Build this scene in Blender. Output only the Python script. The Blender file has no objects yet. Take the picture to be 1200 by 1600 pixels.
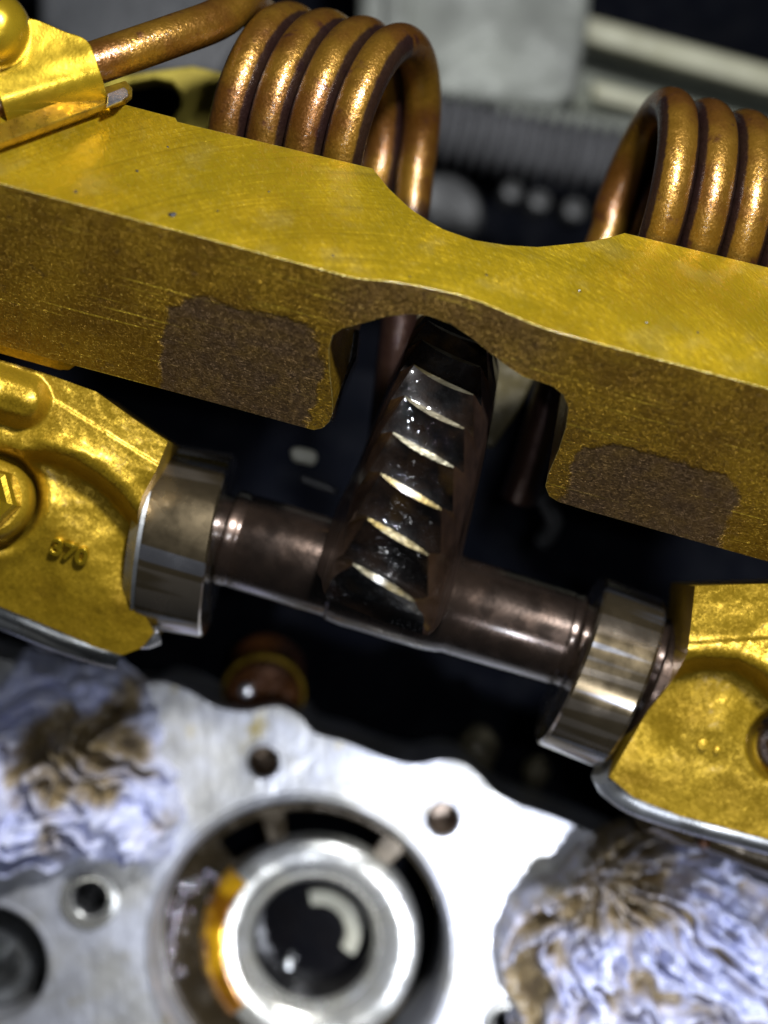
import bpy, bmesh, math, random
from mathutils import Vector, Matrix, noise
random.seed(7)
C = bpy.context.scene
R_ = math.radians
MM = 0.001
# ------------------------------------------------------------------ camera
TILT = R_(14.95)          # the bar and shaft run along world X; the camera is rolled against them
FPX, DIST = 2520.0, 280.0
ct, st = math.cos(TILT), math.sin(TILT)
cam = bpy.data.cameras.new('camera'); cam_o = bpy.data.objects.new('camera', cam)
C.collection.objects.link(cam_o); C.camera = cam_o
cam.sensor_fit = 'VERTICAL'; cam.sensor_height = 24.0; cam.lens = 24.0 * FPX / 1600.0
cam_o.location = (0, 0, DIST * MM); cam_o.rotation_euler = (0, 0, TILT)
cam.clip_start = 0.01; cam.clip_end = 5.0
cam.dof.use_dof = True; cam.dof.focus_distance = (DIST + 4) * MM
cam.dof.aperture_blades = 7
cam.dof.aperture_fstop = (cam.lens) / 9.0        # 9 mm wide pupil
# ------------------------------------------------------------------ world, lamps, exposure
w = bpy.data.worlds.new('World'); C.world = w; w.use_nodes = True
w.node_tree.nodes['Background'].inputs[0].default_value = (0.75, 0.85, 1.0, 1)
w.node_tree.nodes['Background'].inputs[1].default_value = 0.018
C.view_settings.view_transform = 'Standard'; C.view_settings.look = 'None'
C.view_settings.exposure = 0.0; C.view_settings.gamma = 1.0
C.cycles.use_denoising = True
C.cycles.max_bounces = 8
C.cycles.sample_clamp_indirect = 6.0
def lamp(name, kind, loc, target, power, color, size=20, cone=None, blend=.5):
    l = bpy.data.lights.new(name, kind); o = bpy.data.objects.new(name, l)
    C.collection.objects.link(o); o.location = Vector(loc) * MM
    o.rotation_euler = (Vector(target) - Vector(loc)).to_track_quat('-Z', 'Y').to_euler()
    l.energy = power; l.color = color
    if kind == 'AREA': l.shape = 'DISK'; l.size = size * MM
    else: l.shadow_soft_size = size * MM / 2
    if cone: l.spot_size = R_(cone); l.spot_blend = blend
    return o
lamp('work_lamp', 'AREA', (30, 170, 250), (0, 10, 0), 2.0, (0.95, 0.97, 1.0), 30)
lamp('torch', 'SPOT', (112, -152, 275), (50, -92, -85), 6.6, (0.84, 0.89, 1.0), 26, 33, 1.0)
lamp('phone_flash', 'AREA', (22, 8, 300), (0, 0, 0), .21, (0.9, 0.94, 1.0), 8)

# ------------------------------------------------------------------ helpers
def V(px, py, z=0.0):
    """point at height z (mm) that stands where the photograph shows (px, py)"""
    s = FPX / (DIST - z); dx = (px - 600) / s; dy = -(py - 800) / s
    return Vector((dx * ct - dy * st, dx * st + dy * ct, z))
def on_plane(px, py, p0, n):
    a = Vector((0, 0, DIST)); d = V(px, py, 0) - a
    return a + d * ((p0 - a).dot(n) / d.dot(n))
def sstep(a, b, x):
    if a == b: return 1.0 if x > a else 0.0
    t = max(0.0, min(1.0, (x - a) / (b - a))); return t * t * (3 - 2 * t)
def lerp1(tab, x):
    if x <= tab[0][0]: return tab[0][1]
    for (a, b), (c, d) in zip(tab, tab[1:]):
        if x <= c: return b + (d - b) * (x - a) / (c - a) if c > a else d
    return tab[-1][1]
def tag(o, label, cat, group=None):
    o['label'] = label; o['category'] = cat
    if group: o['group'] = group
    return o
def structure(o, kind='structure'):
    o['kind'] = kind; return o
def thing(name, label, cat, loc, group=None):
    o = bpy.data.objects.new(name, None); C.collection.objects.link(o)
    o.location = Vector(loc) * MM; o.empty_display_size = .01
    return tag(o, label, cat, group)
def link(name, me, mat, parent=None, origin=None):
    """mesh with vertices in world millimetres -> object in metres"""
    if parent is not None:
        org = parent['_org'] if '_org' in parent.keys() else None
        org = Vector(org) if org else world_loc(parent)
    else:
        if origin is None:
            n = len(me.vertices); origin = sum((v.co for v in me.vertices), Vector()) / max(n, 1)
        org = Vector(origin)
    for v in me.vertices: v.co = (v.co - org) * MM
    o = bpy.data.objects.new(name, me); C.collection.objects.link(o)
    if parent is not None:
        o.parent = parent
    else:
        o.location = org * MM
    for m in (mat if isinstance(mat, (list, tuple)) else [mat]): me.materials.append(m)
    return o
def world_loc(o):
    p = Vector()
    while o is not None:
        p += Vector(o.location); o = o.parent
    return p / MM
def mesh(name, verts, faces, mat, parent=None, smooth=True, bevel=0, segs=2, mats=None, angle=35, origin=None):
    me = bpy.data.meshes.new(name)
    me.from_pydata([tuple(v) for v in verts], [], faces); me.update()
    bm = bmesh.new(); bm.from_mesh(me); bmesh.ops.recalc_face_normals(bm, faces=bm.faces); bm.to_mesh(me); bm.free()
    o = link(name, me, mat, parent, origin)
    if mats:
        for p, k in zip(me.polygons, mats): p.material_index = k
    finish(o, smooth, bevel, segs, angle)
    return o
def finish(o, smooth=True, bevel=0, segs=2, angle=35):
    me = o.data
    if smooth:
        me.polygons.foreach_set('use_smooth', [True] * len(me.polygons))
        if smooth == 'auto':
            bm = bmesh.new(); bm.from_mesh(me)
            for e in bm.edges:
                if len(e.link_faces) == 2 and e.calc_face_angle(0) > R_(angle): e.smooth = False
            bm.to_mesh(me); bm.free()
    if bevel:
        m = o.modifiers.new('bevel', 'BEVEL'); m.width = bevel * MM; m.segments = segs
        m.limit_method = 'ANGLE'; m.angle_limit = R_(angle); m.harden_normals = False
def prism(name, pts, off, mat, parent=None, bevel=0, segs=2, smooth=False, origin=None, hole=None):
    """closed loop of points pushed along the vector off"""
    n = len(pts); off = Vector(off)
    vs = [Vector(p) for p in pts] + [Vector(p) + off for p in pts]
    fs = [tuple(range(n)), tuple(range(2 * n - 1, n - 1, -1))]
    fs += [(i, (i + 1) % n, n + (i + 1) % n, n + i) for i in range(n)]
    return mesh(name, vs, fs, mat, parent, smooth, bevel, segs, origin=origin)
def sweep(name, pts, rad, mat, parent=None, n=22, cap=True, origin=None, round_end=False):
    pts = [Vector(p) for p in pts]; m = len(pts)
    rr = rad if isinstance(rad, (list, tuple)) else [rad] * m
    T = [(pts[min(i + 1, m - 1)] - pts[max(i - 1, 0)]).normalized() for i in range(m)]
    a = Vector((0, 0, 1)) if abs(T[0].z) < .9 else Vector((1, 0, 0))
    N = (a - T[0] * a.dot(T[0])).normalized(); vs = []; fs = []
    for i in range(m):
        N = (N - T[i] * N.dot(T[i])).normalized(); B = T[i].cross(N)
        for k in range(n):
            t = 2 * math.pi * k / n; vs.append(pts[i] + (N * math.cos(t) + B * math.sin(t)) * rr[i])
    for i in range(m - 1):
        for k in range(n):
            fs.append((i * n + k, i * n + (k + 1) % n, (i + 1) * n + (k + 1) % n, (i + 1) * n + k))
    if cap:
        fs.append(tuple(range(n - 1, -1, -1))); fs.append(tuple((m - 1) * n + k for k in range(n)))
    return mesh(name, vs, fs, mat, parent, 'auto', origin=origin, angle=50)
def lathe(name, prof, org, axis, mat, parent=None, n=64, ref=None, a0=0.0, a1=2 * math.pi, wob=0, smooth='auto', origin=None, closed=True, angle=30):
    """profile [(along axis, radius)] turned round the axis"""
    org = Vector(org); axis = Vector(axis).normalized()
    u = Vector(ref) if ref else (Vector((0, 0, 1)) if abs(axis.z) < .9 else Vector((1, 0, 0)))
    u = (u - axis * u.dot(axis)).normalized(); v = axis.cross(u)
    full = abs(a1 - a0 - 2 * math.pi) < 1e-6; m = n if full else n + 1
    vs = []; fs = []
    for a, r in prof:
        for k in range(m):
            t = a0 + (a1 - a0) * k / n
            vs.append(org + axis * a + (u * math.cos(t) + v * math.sin(t)) * r)
    for i in range(len(prof) - 1):
        for k in range(n):
            k2 = (k + 1) % m
            fs.append((i * m + k, i * m + k2, (i + 1) * m + k2, (i + 1) * m + k))
    if full and closed:
        for i in (0, len(prof) - 1):
            if prof[i][1] > 0.01: fs.append(tuple(i * m + k for k in range(m)))
    return mesh(name, vs, fs, mat, parent, smooth, origin=origin, angle=angle)
def catmull(P, n=12):
    P = [Vector(p) for p in P]; out = []
    Q = [P[0] * 2 - P[1]] + P + [P[-1] * 2 - P[-2]]
    for i in range(1, len(Q) - 2):
        for k in range(n):
            t = k / n; a, b, c, d = Q[i - 1:i + 3]
            out.append(.5 * ((2 * b) + (c - a) * t + (2 * a - 5 * b + 4 * c - d) * t * t + (3 * b - a - 3 * c + d) * t ** 3))
    out.append(P[-1]); return out
def resample2(P, n):
    P = [Vector((p[0], p[1], 0)) for p in P]; L = [0]
    for a, b in zip(P, P[1:]): L.append(L[-1] + (b - a).length)
    out = []
    for i in range(n):
        d = L[-1] * i / (n - 1); j = 0
        while j < len(L) - 2 and L[j + 1] < d: j += 1
        t = (d - L[j]) / max(L[j + 1] - L[j], 1e-9); out.append(P[j].lerp(P[j + 1], t))
    return out
def coons(name, top, bottom, left, right, zf, mat, parent=None, nu=90, nv=90, skirt=20, origin=None):
    """surface over a four-sided outline given as seen in the picture, with height zf, closed by side walls"""
    T, B = resample2(top, nu), resample2(bottom, nu); L, Rr = resample2(left, nv), resample2(right, nv)
    vs = []; fs = []
    for j in range(nv):
        v = j / (nv - 1)
        for i in range(nu):
            u = i / (nu - 1)
            p = T[i] * (1 - v) + B[i] * v + L[j] * (1 - u) + Rr[j] * u - (T[0] * (1 - u) * (1 - v) + T[-1] * u * (1 - v) + B[0] * (1 - u) * v + B[-1] * u * v)
            vs.append(V(p.x, p.y, zf(p.x, p.y)))
    for j in range(nv - 1):
        for i in range(nu - 1):
            fs.append((j * nu + i, j * nu + i + 1, (j + 1) * nu + i + 1, (j + 1) * nu + i))
    ring = [i for i in range(nu)] + [j * nu + nu - 1 for j in range(1, nv)] + [(nv - 1) * nu + i for i in range(nu - 2, -1, -1)] + [j * nu for j in range(nv - 2, 0, -1)]
    b0 = len(vs); cen = sum((vs[i] for i in ring), Vector()) / len(ring)
    for i in ring:
        p = vs[i]; q = p.lerp(Vector((cen.x, cen.y, p.z)), .02); vs.append(Vector((q.x, q.y, p.z - skirt)))
    m = len(ring)
    for k in range(m):
        fs.append((ring[k], ring[(k + 1) % m], b0 + (k + 1) % m, b0 + k))
    return mesh(name, vs, fs, mat, parent, 'auto', origin=origin, angle=50)
def seg_dist(px, py, path):
    """(distance, signed distance: positive on the lower side) from a polyline that runs left to right"""
    best = 1e9; sg = 1
    for (ax, ay), (bx, by) in zip(path, path[1:]):
        dx, dy = bx - ax, by - ay; t = max(0, min(1, ((px - ax) * dx + (py - ay) * dy) / (dx * dx + dy * dy)))
        ex, ey = px - ax - dx * t, py - ay - dy * t; d = math.hypot(ex, ey)
        if d < best: best = d; sg = 1 if dx * ey - dy * ex >= 0 else -1
    return best, best * sg
def fbm(x, y, z=0.0, o=4):
    return noise.fractal(Vector((x, y, z)), 1.0, 2.0, o)

# ------------------------------------------------------------------ materials
class N:
    def __init__(s, name):
        s.m = bpy.data.materials.new(name); s.m.use_nodes = True; s.t = s.m.node_tree
        s.b = s.t.nodes['Principled BSDF']; s.tc = s.t.nodes.new('ShaderNodeTexCoord')
    def node(s, k, **kw):
        n = s.t.nodes.new(k)
        for a, b in kw.items(): setattr(n, a, b)
        return n
    def l(s, a, b): s.t.links.new(a, b)
    def co(s, scale=(1, 1, 1), rot=(0, 0, 0)):
        r = s.node('ShaderNodeMapping'); r.inputs['Rotation'].default_value = rot
        n = s.node('ShaderNodeMapping'); n.inputs['Scale'].default_value = [1000 * k for k in scale]
        s.l(s.tc.outputs['Object'], r.inputs[0]); s.l(r.outputs[0], n.inputs[0]); return n.outputs[0]
    def noise(s, scale, detail=3, rough=.55, co=None, dist=0):
        n = s.node('ShaderNodeTexNoise'); n.inputs['Scale'].default_value = scale; n.inputs['Detail'].default_value = detail
        n.inputs['Roughness'].default_value = rough; n.inputs['Distortion'].default_value = dist
        s.l(co or s.co(), n.inputs['Vector']); return n.outputs['Fac']
    def voro(s, scale, co=None, out='Distance'):
        n = s.node('ShaderNodeTexVoronoi'); n.inputs['Scale'].default_value = scale
        s.l(co or s.co(), n.inputs['Vector']); return n.outputs[out]
    def ramp(s, fac, lo, hi, a=0., b=1.):
        n = s.node('ShaderNodeMapRange'); n.inputs[1].default_value = lo; n.inputs[2].default_value = hi
        n.inputs[3].default_value = a; n.inputs[4].default_value = b; n.interpolation_type = 'SMOOTHSTEP'
        s.l(fac, n.inputs[0]); return n.outputs[0]
    def mix(s, fac, a, b):
        n = s.node('ShaderNodeMix', data_type='RGBA')
        for v, i in ((fac, n.inputs[0]), (a, n.inputs[6]), (b, n.inputs[7])):
            if hasattr(v, 'links') or hasattr(v, 'is_linked'): s.l(v, i)
            elif isinstance(v, (int, float)): i.default_value = v
            else: i.default_value = (*v, 1)
        return n.outputs[2]
    def math(s, op, a, b=0.0, c=None):
        n = s.node('ShaderNodeMath', operation=op)
        for v, i in ((a, n.inputs[0]), (b, n.inputs[1])) + (((c, n.inputs[2]),) if c is not None else ()):
            if isinstance(v, (int, float)): i.default_value = v
            else: s.l(v, i)
        return n.outputs[0]
    def bump(s, h, dist, prev=None, strength=1.0):
        n = s.node('ShaderNodeBump'); n.inputs['Distance'].default_value = dist * MM; n.inputs['Strength'].default_value = strength
        s.l(h, n.inputs['Height'])
        if prev is not None: s.l(prev, n.inputs['Normal'])
        return n.outputs['Normal']
    def flake(s, scale, k, prev=None, co=None):
        """tiny facets, each tipped its own way, like metallic grain"""
        v = s.node('ShaderNodeTexVoronoi'); v.inputs['Scale'].default_value = scale; s.l(co or s.co(), v.inputs['Vector'])
        a = s.node('ShaderNodeVectorMath', operation='SUBTRACT'); s.l(v.outputs['Color'], a.inputs[0]); a.inputs[1].default_value = (.5, .5, .5)
        b = s.node('ShaderNodeVectorMath', operation='SCALE'); s.l(a.outputs[0], b.inputs[0])
        if isinstance(k, (int, float)): b.inputs['Scale'].default_value = k
        else: s.l(k, b.inputs['Scale'])
        if prev is None: prev = s.node('ShaderNodeNewGeometry').outputs['Normal']
        c = s.node('ShaderNodeVectorMath', operation='ADD'); s.l(b.outputs[0], c.inputs[0]); s.l(prev, c.inputs[1])
        d = s.node('ShaderNodeVectorMath', operation='NORMALIZE'); s.l(c.outputs[0], d.inputs[0]); return d.outputs[0]
    def out(s, color=None, metal=None, rough=None, normal=None, coat=0, coat_rough=.1, spec=None, coat_normal=None):
        for key, v in (('Base Color', color), ('Metallic', metal), ('Roughness', rough), ('Normal', normal), ('Coat Normal', coat_normal)):
            if v is None: continue
            if isinstance(v, (int, float)): s.b.inputs[key].default_value = v
            elif isinstance(v, tuple): s.b.inputs[key].default_value = (*v, 1)
            else: s.l(v, s.b.inputs[key])
        s.b.inputs['Coat Weight'].default_value = coat; s.b.inputs['Coat Roughness'].default_value = coat_rough
        if spec is not None: s.b.inputs['Specular IOR Level'].default_value = spec
        return s.m
def plain(name, c1, c2, metal=0.0, rough=.5, vs=.15, bs=1.0, bd=.1, coat=0, rv=.12, lo=.35, hi=.65, fine=None, spec=None):
    n = N(name); f = n.noise(vs, 5); col = n.mix(n.ramp(f, lo, hi), c1, c2)
    nb = n.bump(n.noise(bs, 4), bd)
    if fine: nb = n.bump(n.noise(fine[0], 2), fine[1], nb)
    return n.out(col, metal, n.ramp(n.noise(vs * 3, 3), .3, .7, rough - rv, rough + rv), nb, coat, spec=spec)

def mat_gold_cast():
    n = N('gold_cast')
    col = n.mix(n.ramp(n.noise(.09, 4), .38, .62), (.40, .252, .012), (.345, .212, .009))
    col = n.mix(n.math('MULTIPLY', n.ramp(n.noise(.10, 5), .56, .80), .4), col, (.27, .145, .010))
    nb = n.bump(n.noise(.3, 2, .5), .03); nb = n.bump(n.noise(1.9, 3, .65), .055, nb); nb = n.flake(2.9, .24, nb)
    return n.out(col, .62, n.ramp(n.noise(.3, 3), .3, .7, .41, .50), nb, .15, .25)
def mat_bar_top():
    n = N('gold_brushed')
    col = n.mix(n.ramp(n.noise(.05, 4), .35, .65), (.64, .435, .014), (.55, .355, .010))
    # arcs left by the milling cutter
    sep = n.node('ShaderNodeSeparateXYZ'); n.l(n.co(), sep.inputs[0])
    dx = n.math('SUBTRACT', sep.outputs[0], 10); dy = n.math('ADD', sep.outputs[1], 60)
    rad = n.math('SQRT', n.math('ADD', n.math('MULTIPLY', dx, dx), n.math('MULTIPLY', dy, dy)))
    cmb = n.node('ShaderNodeCombineXYZ'); n.l(rad, cmb.inputs[0]); n.l(n.math('MULTIPLY', sep.outputs[0], .03), cmb.inputs[1])
    arcs = n.noise(1.1, 4, .65, cmb.outputs[0])
    fine = n.noise(3.0, 2, .6, n.co((1, .25, .25), (0, 0, R_(-38))))
    nb = n.bump(arcs, .20); nb = n.bump(fine, .14, nb); nb = n.bump(n.noise(.35, 3), .12, nb)
    col = n.mix(n.math('MULTIPLY', n.ramp(fine, .55, .72), .3), col, (.80, .62, .12))
    nb = n.flake(1.9, .16, nb, n.co((1, .5, .5), (0, 0, R_(-38))))
    col = n.mix(n.math('MULTIPLY', n.ramp(arcs, .42, .32, 0, 1), .5), col, (.40, .26, .01))
    blot = n.ramp(n.noise(.12, 4), .52, .7)
    col = n.mix(n.math('MULTIPLY', blot, .22), col, (.62, .50, .16))
    spk = n.ramp(n.noise(1.1, 2), .76, .80)
    col = n.mix(spk, col, (.12, .08, .03))
    return n.out(col, .80, n.ramp(n.noise(.1, 4), .3, .7, .30, .48), nb, .25, .3)
def mat_bar_front(boxes):
    """boxes: (x, h, half x, half h) of the worn-in dark pads, in millimetres of the bar's own axes"""
    n = N('gold_tarnished')
    sep = n.node('ShaderNodeSeparateXYZ'); n.l(n.co(), sep.inputs[0])
    x = sep.outputs[0]; h = n.math('MULTIPLY', n.math('ADD', sep.outputs[1], sep.outputs[2]), -.70711)
    wob = n.math('MULTIPLY', n.math('SUBTRACT', n.noise(.16, 6, .65), .5), 2.0)
    mask = None
    for cx, ch, ax, ah, wt in boxes:
        a = n.math('POWER', n.math('ABSOLUTE', n.math('DIVIDE', n.math('SUBTRACT', x, cx), ax)), 4.0)
        b = n.math('POWER', n.math('ABSOLUTE', n.math('DIVIDE', n.math('SUBTRACT', h, ch), ah)), 4.0)
        d = n.math('ADD', n.math('ADD', a, b), wob)
        k = n.ramp(d, .80, 1.08, wt, 0) if wt > .7 else n.ramp(d, .1, 1.6, wt, 0)
        mask = k if mask is None else n.math('MAXIMUM', mask, k)
    col = n.mix(n.ramp(n.noise(.08, 5), .35, .65), (.36, .21, .014), (.23, .125, .011))
    col = n.mix(n.ramp(n.noise(.5, 5, .65), .55, .75), col, (.16, .09, .02))
    st_ = n.noise(1.0, 2, .5, n.co((.035, 2.2, 2.2)))
    scr = n.ramp(st_, .645, .70)
    col = n.mix(n.math('MULTIPLY', scr, .8), col, (.75, .52, .05))
    grit = n.ramp(n.noise(1.9, 2, .6), .66, .72)
    col = n.mix(n.math('MULTIPLY', grit, .8), col, (.80, .56, .10))
    pit = n.ramp(n.noise(2.6, 3, .6, n.co((1, 1, 1), (1, 2, 0))), .58, .68)
    col = n.mix(n.math('MULTIPLY', pit, .6), col, (.10, .055, .015))
    col = n.mix(n.math('MULTIPLY', mask, n.ramp(n.noise(.25, 4),   .3, .7, .70, .95)), col, (.11, .066, .034))
    nb = n.bump(st_, .05); nb = n.bump(n.noise(3.0, 3, .65), .30, nb)
    nb = n.bump(n.noise(.9, 3), .1, nb); nb = n.bump(mask, -.25, nb)
    nb = n.flake(2.3, .40, nb)
    return n.out(col, .7, n.ramp(mask, 0, 1, .36, .46), nb, .35, .16)
def mat_spring():
    n = N('spring_copper'); att = n.node('ShaderNodeAttribute', attribute_name='grime_shade')
    col = n.mix(n.ramp(n.noise(.07, 4), .38, .62), (.215, .108, .010), (.135, .052, .007))
    col = n.mix(n.ramp(n.noise(.25, 5), .58, .75), col, (.085, .028, .014))
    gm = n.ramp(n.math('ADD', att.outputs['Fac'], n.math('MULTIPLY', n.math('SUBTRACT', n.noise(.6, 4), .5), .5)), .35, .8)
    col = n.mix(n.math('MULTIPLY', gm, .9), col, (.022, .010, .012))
    nb = n.bump(n.noise(.9, 3, .6), .06); nb = n.bump(n.noise(1.8, 3, .65), .07, nb); nb = n.flake(2.8, .20, nb)
    cn = n.flake(2.4, .15, n.bump(n.noise(1.6, 3, .65), .08))
    return n.out(col, .66, n.ramp(n.noise(.4, 3), .3, .7, .33, .45), nb, .6, .15, coat_normal=cn)
def mat_steel(name, c1, c2, rough=.25, bd=.02, coat=.3):
    n = N(name)
    col = n.mix(n.ramp(n.noise(.1, 5), .4, .62), c1, c2)
    nb = n.bump(n.noise(1.3, 4), bd)
    nb = n.bump(n.noise(2.0, 2, .5, n.co((.08, 1, 1))), bd * .6, nb)
    return n.out(col, .85, n.ramp(n.noise(.22, 4), .3, .7, rough - .06, rough + .1), nb, coat, .14)
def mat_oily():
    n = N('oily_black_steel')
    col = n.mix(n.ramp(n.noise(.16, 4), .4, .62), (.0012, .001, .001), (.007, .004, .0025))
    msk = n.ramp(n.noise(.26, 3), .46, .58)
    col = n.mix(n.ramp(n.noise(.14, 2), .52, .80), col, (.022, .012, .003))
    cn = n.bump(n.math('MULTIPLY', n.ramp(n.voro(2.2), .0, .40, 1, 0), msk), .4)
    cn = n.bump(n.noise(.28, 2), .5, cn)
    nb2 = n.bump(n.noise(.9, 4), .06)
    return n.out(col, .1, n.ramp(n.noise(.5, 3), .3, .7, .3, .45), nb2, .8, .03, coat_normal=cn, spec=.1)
def mat_alu():
    n = N('milled_aluminium')
    col = n.mix(n.ramp(n.noise(.05, 5), .38, .64), (.50, .51, .56), (.40, .39, .36))
    col = n.mix(n.ramp(n.noise(.11, 5, .6), .62, .76), col, (.34, .27, .09))
    nb = n.bump(n.noise(.7, 4, .65, n.co((.08, 1, 1), (0, 0, R_(70)))), .14); nb = n.bump(n.noise(.12, 4), .5, nb)
    return n.out(col, .55, n.ramp(n.noise(.12, 4), .3, .7, .3, .5), nb, .15, .2)
def mat_rag(name, seed):
    n = N(name)
    mp = n.node('ShaderNodeMapping'); mp.inputs['Location'].default_value = (seed, seed * 2, 0); mp.inputs['Scale'].default_value = (1000, 1000, 1000)
    n.l(n.tc.outputs['Object'], mp.inputs[0]); co = mp.outputs[0]
    att = n.node('ShaderNodeAttribute', attribute_name='soil_shade')
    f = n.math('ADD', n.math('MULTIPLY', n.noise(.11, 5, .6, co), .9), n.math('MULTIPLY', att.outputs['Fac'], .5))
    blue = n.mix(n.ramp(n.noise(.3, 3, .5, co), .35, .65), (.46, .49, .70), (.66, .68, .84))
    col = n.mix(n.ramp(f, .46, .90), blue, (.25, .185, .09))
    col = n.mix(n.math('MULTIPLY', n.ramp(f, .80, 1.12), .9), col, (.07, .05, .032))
    fib = n.noise(1.2, 4, .65, co)
    nb = n.bump(fib, .14)
    return n.out(col, 0.0, n.ramp(f, .5, .9, .55, .28), nb, .25, .3)
G_CAST = mat_gold_cast(); G_TOP = mat_bar_top(); SPR = mat_spring(); OILY = mat_oily(); ALU = mat_alu()
SHAFT = mat_steel('brown_steel', (.085, .056, .041), (.055, .038, .029), .24, .03, 1.0)
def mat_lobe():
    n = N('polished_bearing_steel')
    # colour bands paint reflected surroundings onto the lobe
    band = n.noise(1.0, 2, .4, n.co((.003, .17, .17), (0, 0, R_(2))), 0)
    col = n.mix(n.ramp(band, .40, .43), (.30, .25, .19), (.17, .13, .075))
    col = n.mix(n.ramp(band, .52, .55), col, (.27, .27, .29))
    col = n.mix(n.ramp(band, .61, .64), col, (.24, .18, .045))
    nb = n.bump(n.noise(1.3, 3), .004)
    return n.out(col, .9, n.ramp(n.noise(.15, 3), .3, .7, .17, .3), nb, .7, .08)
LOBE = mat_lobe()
GREY = mat_steel('grey_steel', (.34, .35, .36), (.25, .25, .24), .3, .02)
WORN = mat_steel('worn_tooth_steel', (.22, .20, .14), (.09, .065, .02), .34, .14, .5)
G_CLIP = plain('gold_sheet', (.45, .30, .014), (.36, .225, .010), .72, .26, .08, .4, .05, .3, .06, fine=(2, .02))
G_DULL = plain('dull_gold', (.30, .24, .03), (.22, .17, .02), .6, .4, .06, 1.2, .1)
G_WEB = plain('dark_gold_web', (.055, .040, .003), (.035, .025, .002), .2, .6, .08, 1.2, .1)  # darker tone of the dull gold, for the webs
DARK = plain('dark_cavity_metal', (.010, .010, .012), (.022, .02, .018), .2, .45, .05, .4, .3, .2, spec=.3)
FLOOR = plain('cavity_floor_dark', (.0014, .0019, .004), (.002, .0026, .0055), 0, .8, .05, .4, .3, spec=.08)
DARKGREY = plain('dark_grey_metal', (.05, .05, .049), (.03, .03, .03), .2, .5, .05, .4, .2)
BLACKRUB = plain('black_rubber', (.075, .075, .078), (.10, .10, .104), 0, .34, .1, .6, .1)
ENGINE_GREY = plain('cast_engine_grey', (.22, .23, .20), (.13, .135, .12), .2, .6, .03, .3, .6)
TAN = plain('tan_plastic', (.38, .37, .25), (.30, .29, .20), 0, .5, .05, .5, .2)
OLIVE = plain('olive_grey_panel', (.19, .20, .15), (.14, .15, .115), 0, .6, .03, .3, .3)
PALE = plain('pale_plastic', (.42, .41, .33), (.34, .33, .26), 0, .45, .1, .8, .1)
AMBER = plain('amber_oiled_metal', (.085, .03, .007), (.05, .017, .005), .5, .3, .1, .6, .2, .4)
OILBROWN = plain('oil_film', (.05, .036, .018), (.032, .023, .012), .5, .22, .05, .3, .15, .6)
AMBER2 = plain('amber_oil', (.80, .42, .012), (.22, .085, .004), .45, .13, .11, .3, .2, 1.0, lo=.42, hi=.6)
HOLE = plain('oily_hole_metal', (.16, .12, .09), (.09, .06, .035), .5, .35, .12, .6, .2)
GREY2 = plain('dark_thread_metal', (.06, .06, .062), (.03, .03, .03), .7, .3, .1, .6, .1)
BLACKOIL = plain('black_oil', (.002, .002, .003), (.003, .0025, .003), 0, .06, .1, .25, .25, 1.0, rv=.02)
RING = plain('bright_sleeve', (.70, .70, .68), (.60, .58, .50), .75, .22, .06, .6, .06, .2, .06)
G_SHIM = plain('gold_shim', (.30, .19, .015), (.2, .12, .012), .7, .35, .3, 1.5, .08)
SILVER = plain('silver_highlight', (.7, .7, .72), (.5, .5, .52), .9, .22, .3, 1.5, .05)
RAG1 = mat_rag('blue_paper_left', 0.0); RAG2 = mat_rag('blue_paper_right', 37.0)

# ------------------------------------------------------------------ setting: engine bay, cavity, cylinder head
DECK = -85.0
def slab(name, px, z, depth, mat, kind='structure'):
    return structure(prism(name, [V(x, y, z) for x, y in px], (0, 0, -depth), mat), kind)
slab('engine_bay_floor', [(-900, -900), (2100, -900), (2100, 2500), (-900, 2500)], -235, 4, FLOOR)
slab('head_cavity_floor', [(-300, 430), (1600, 760), (1600, 2100), (-300, 2100)], -150, 8, FLOOR)

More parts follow.
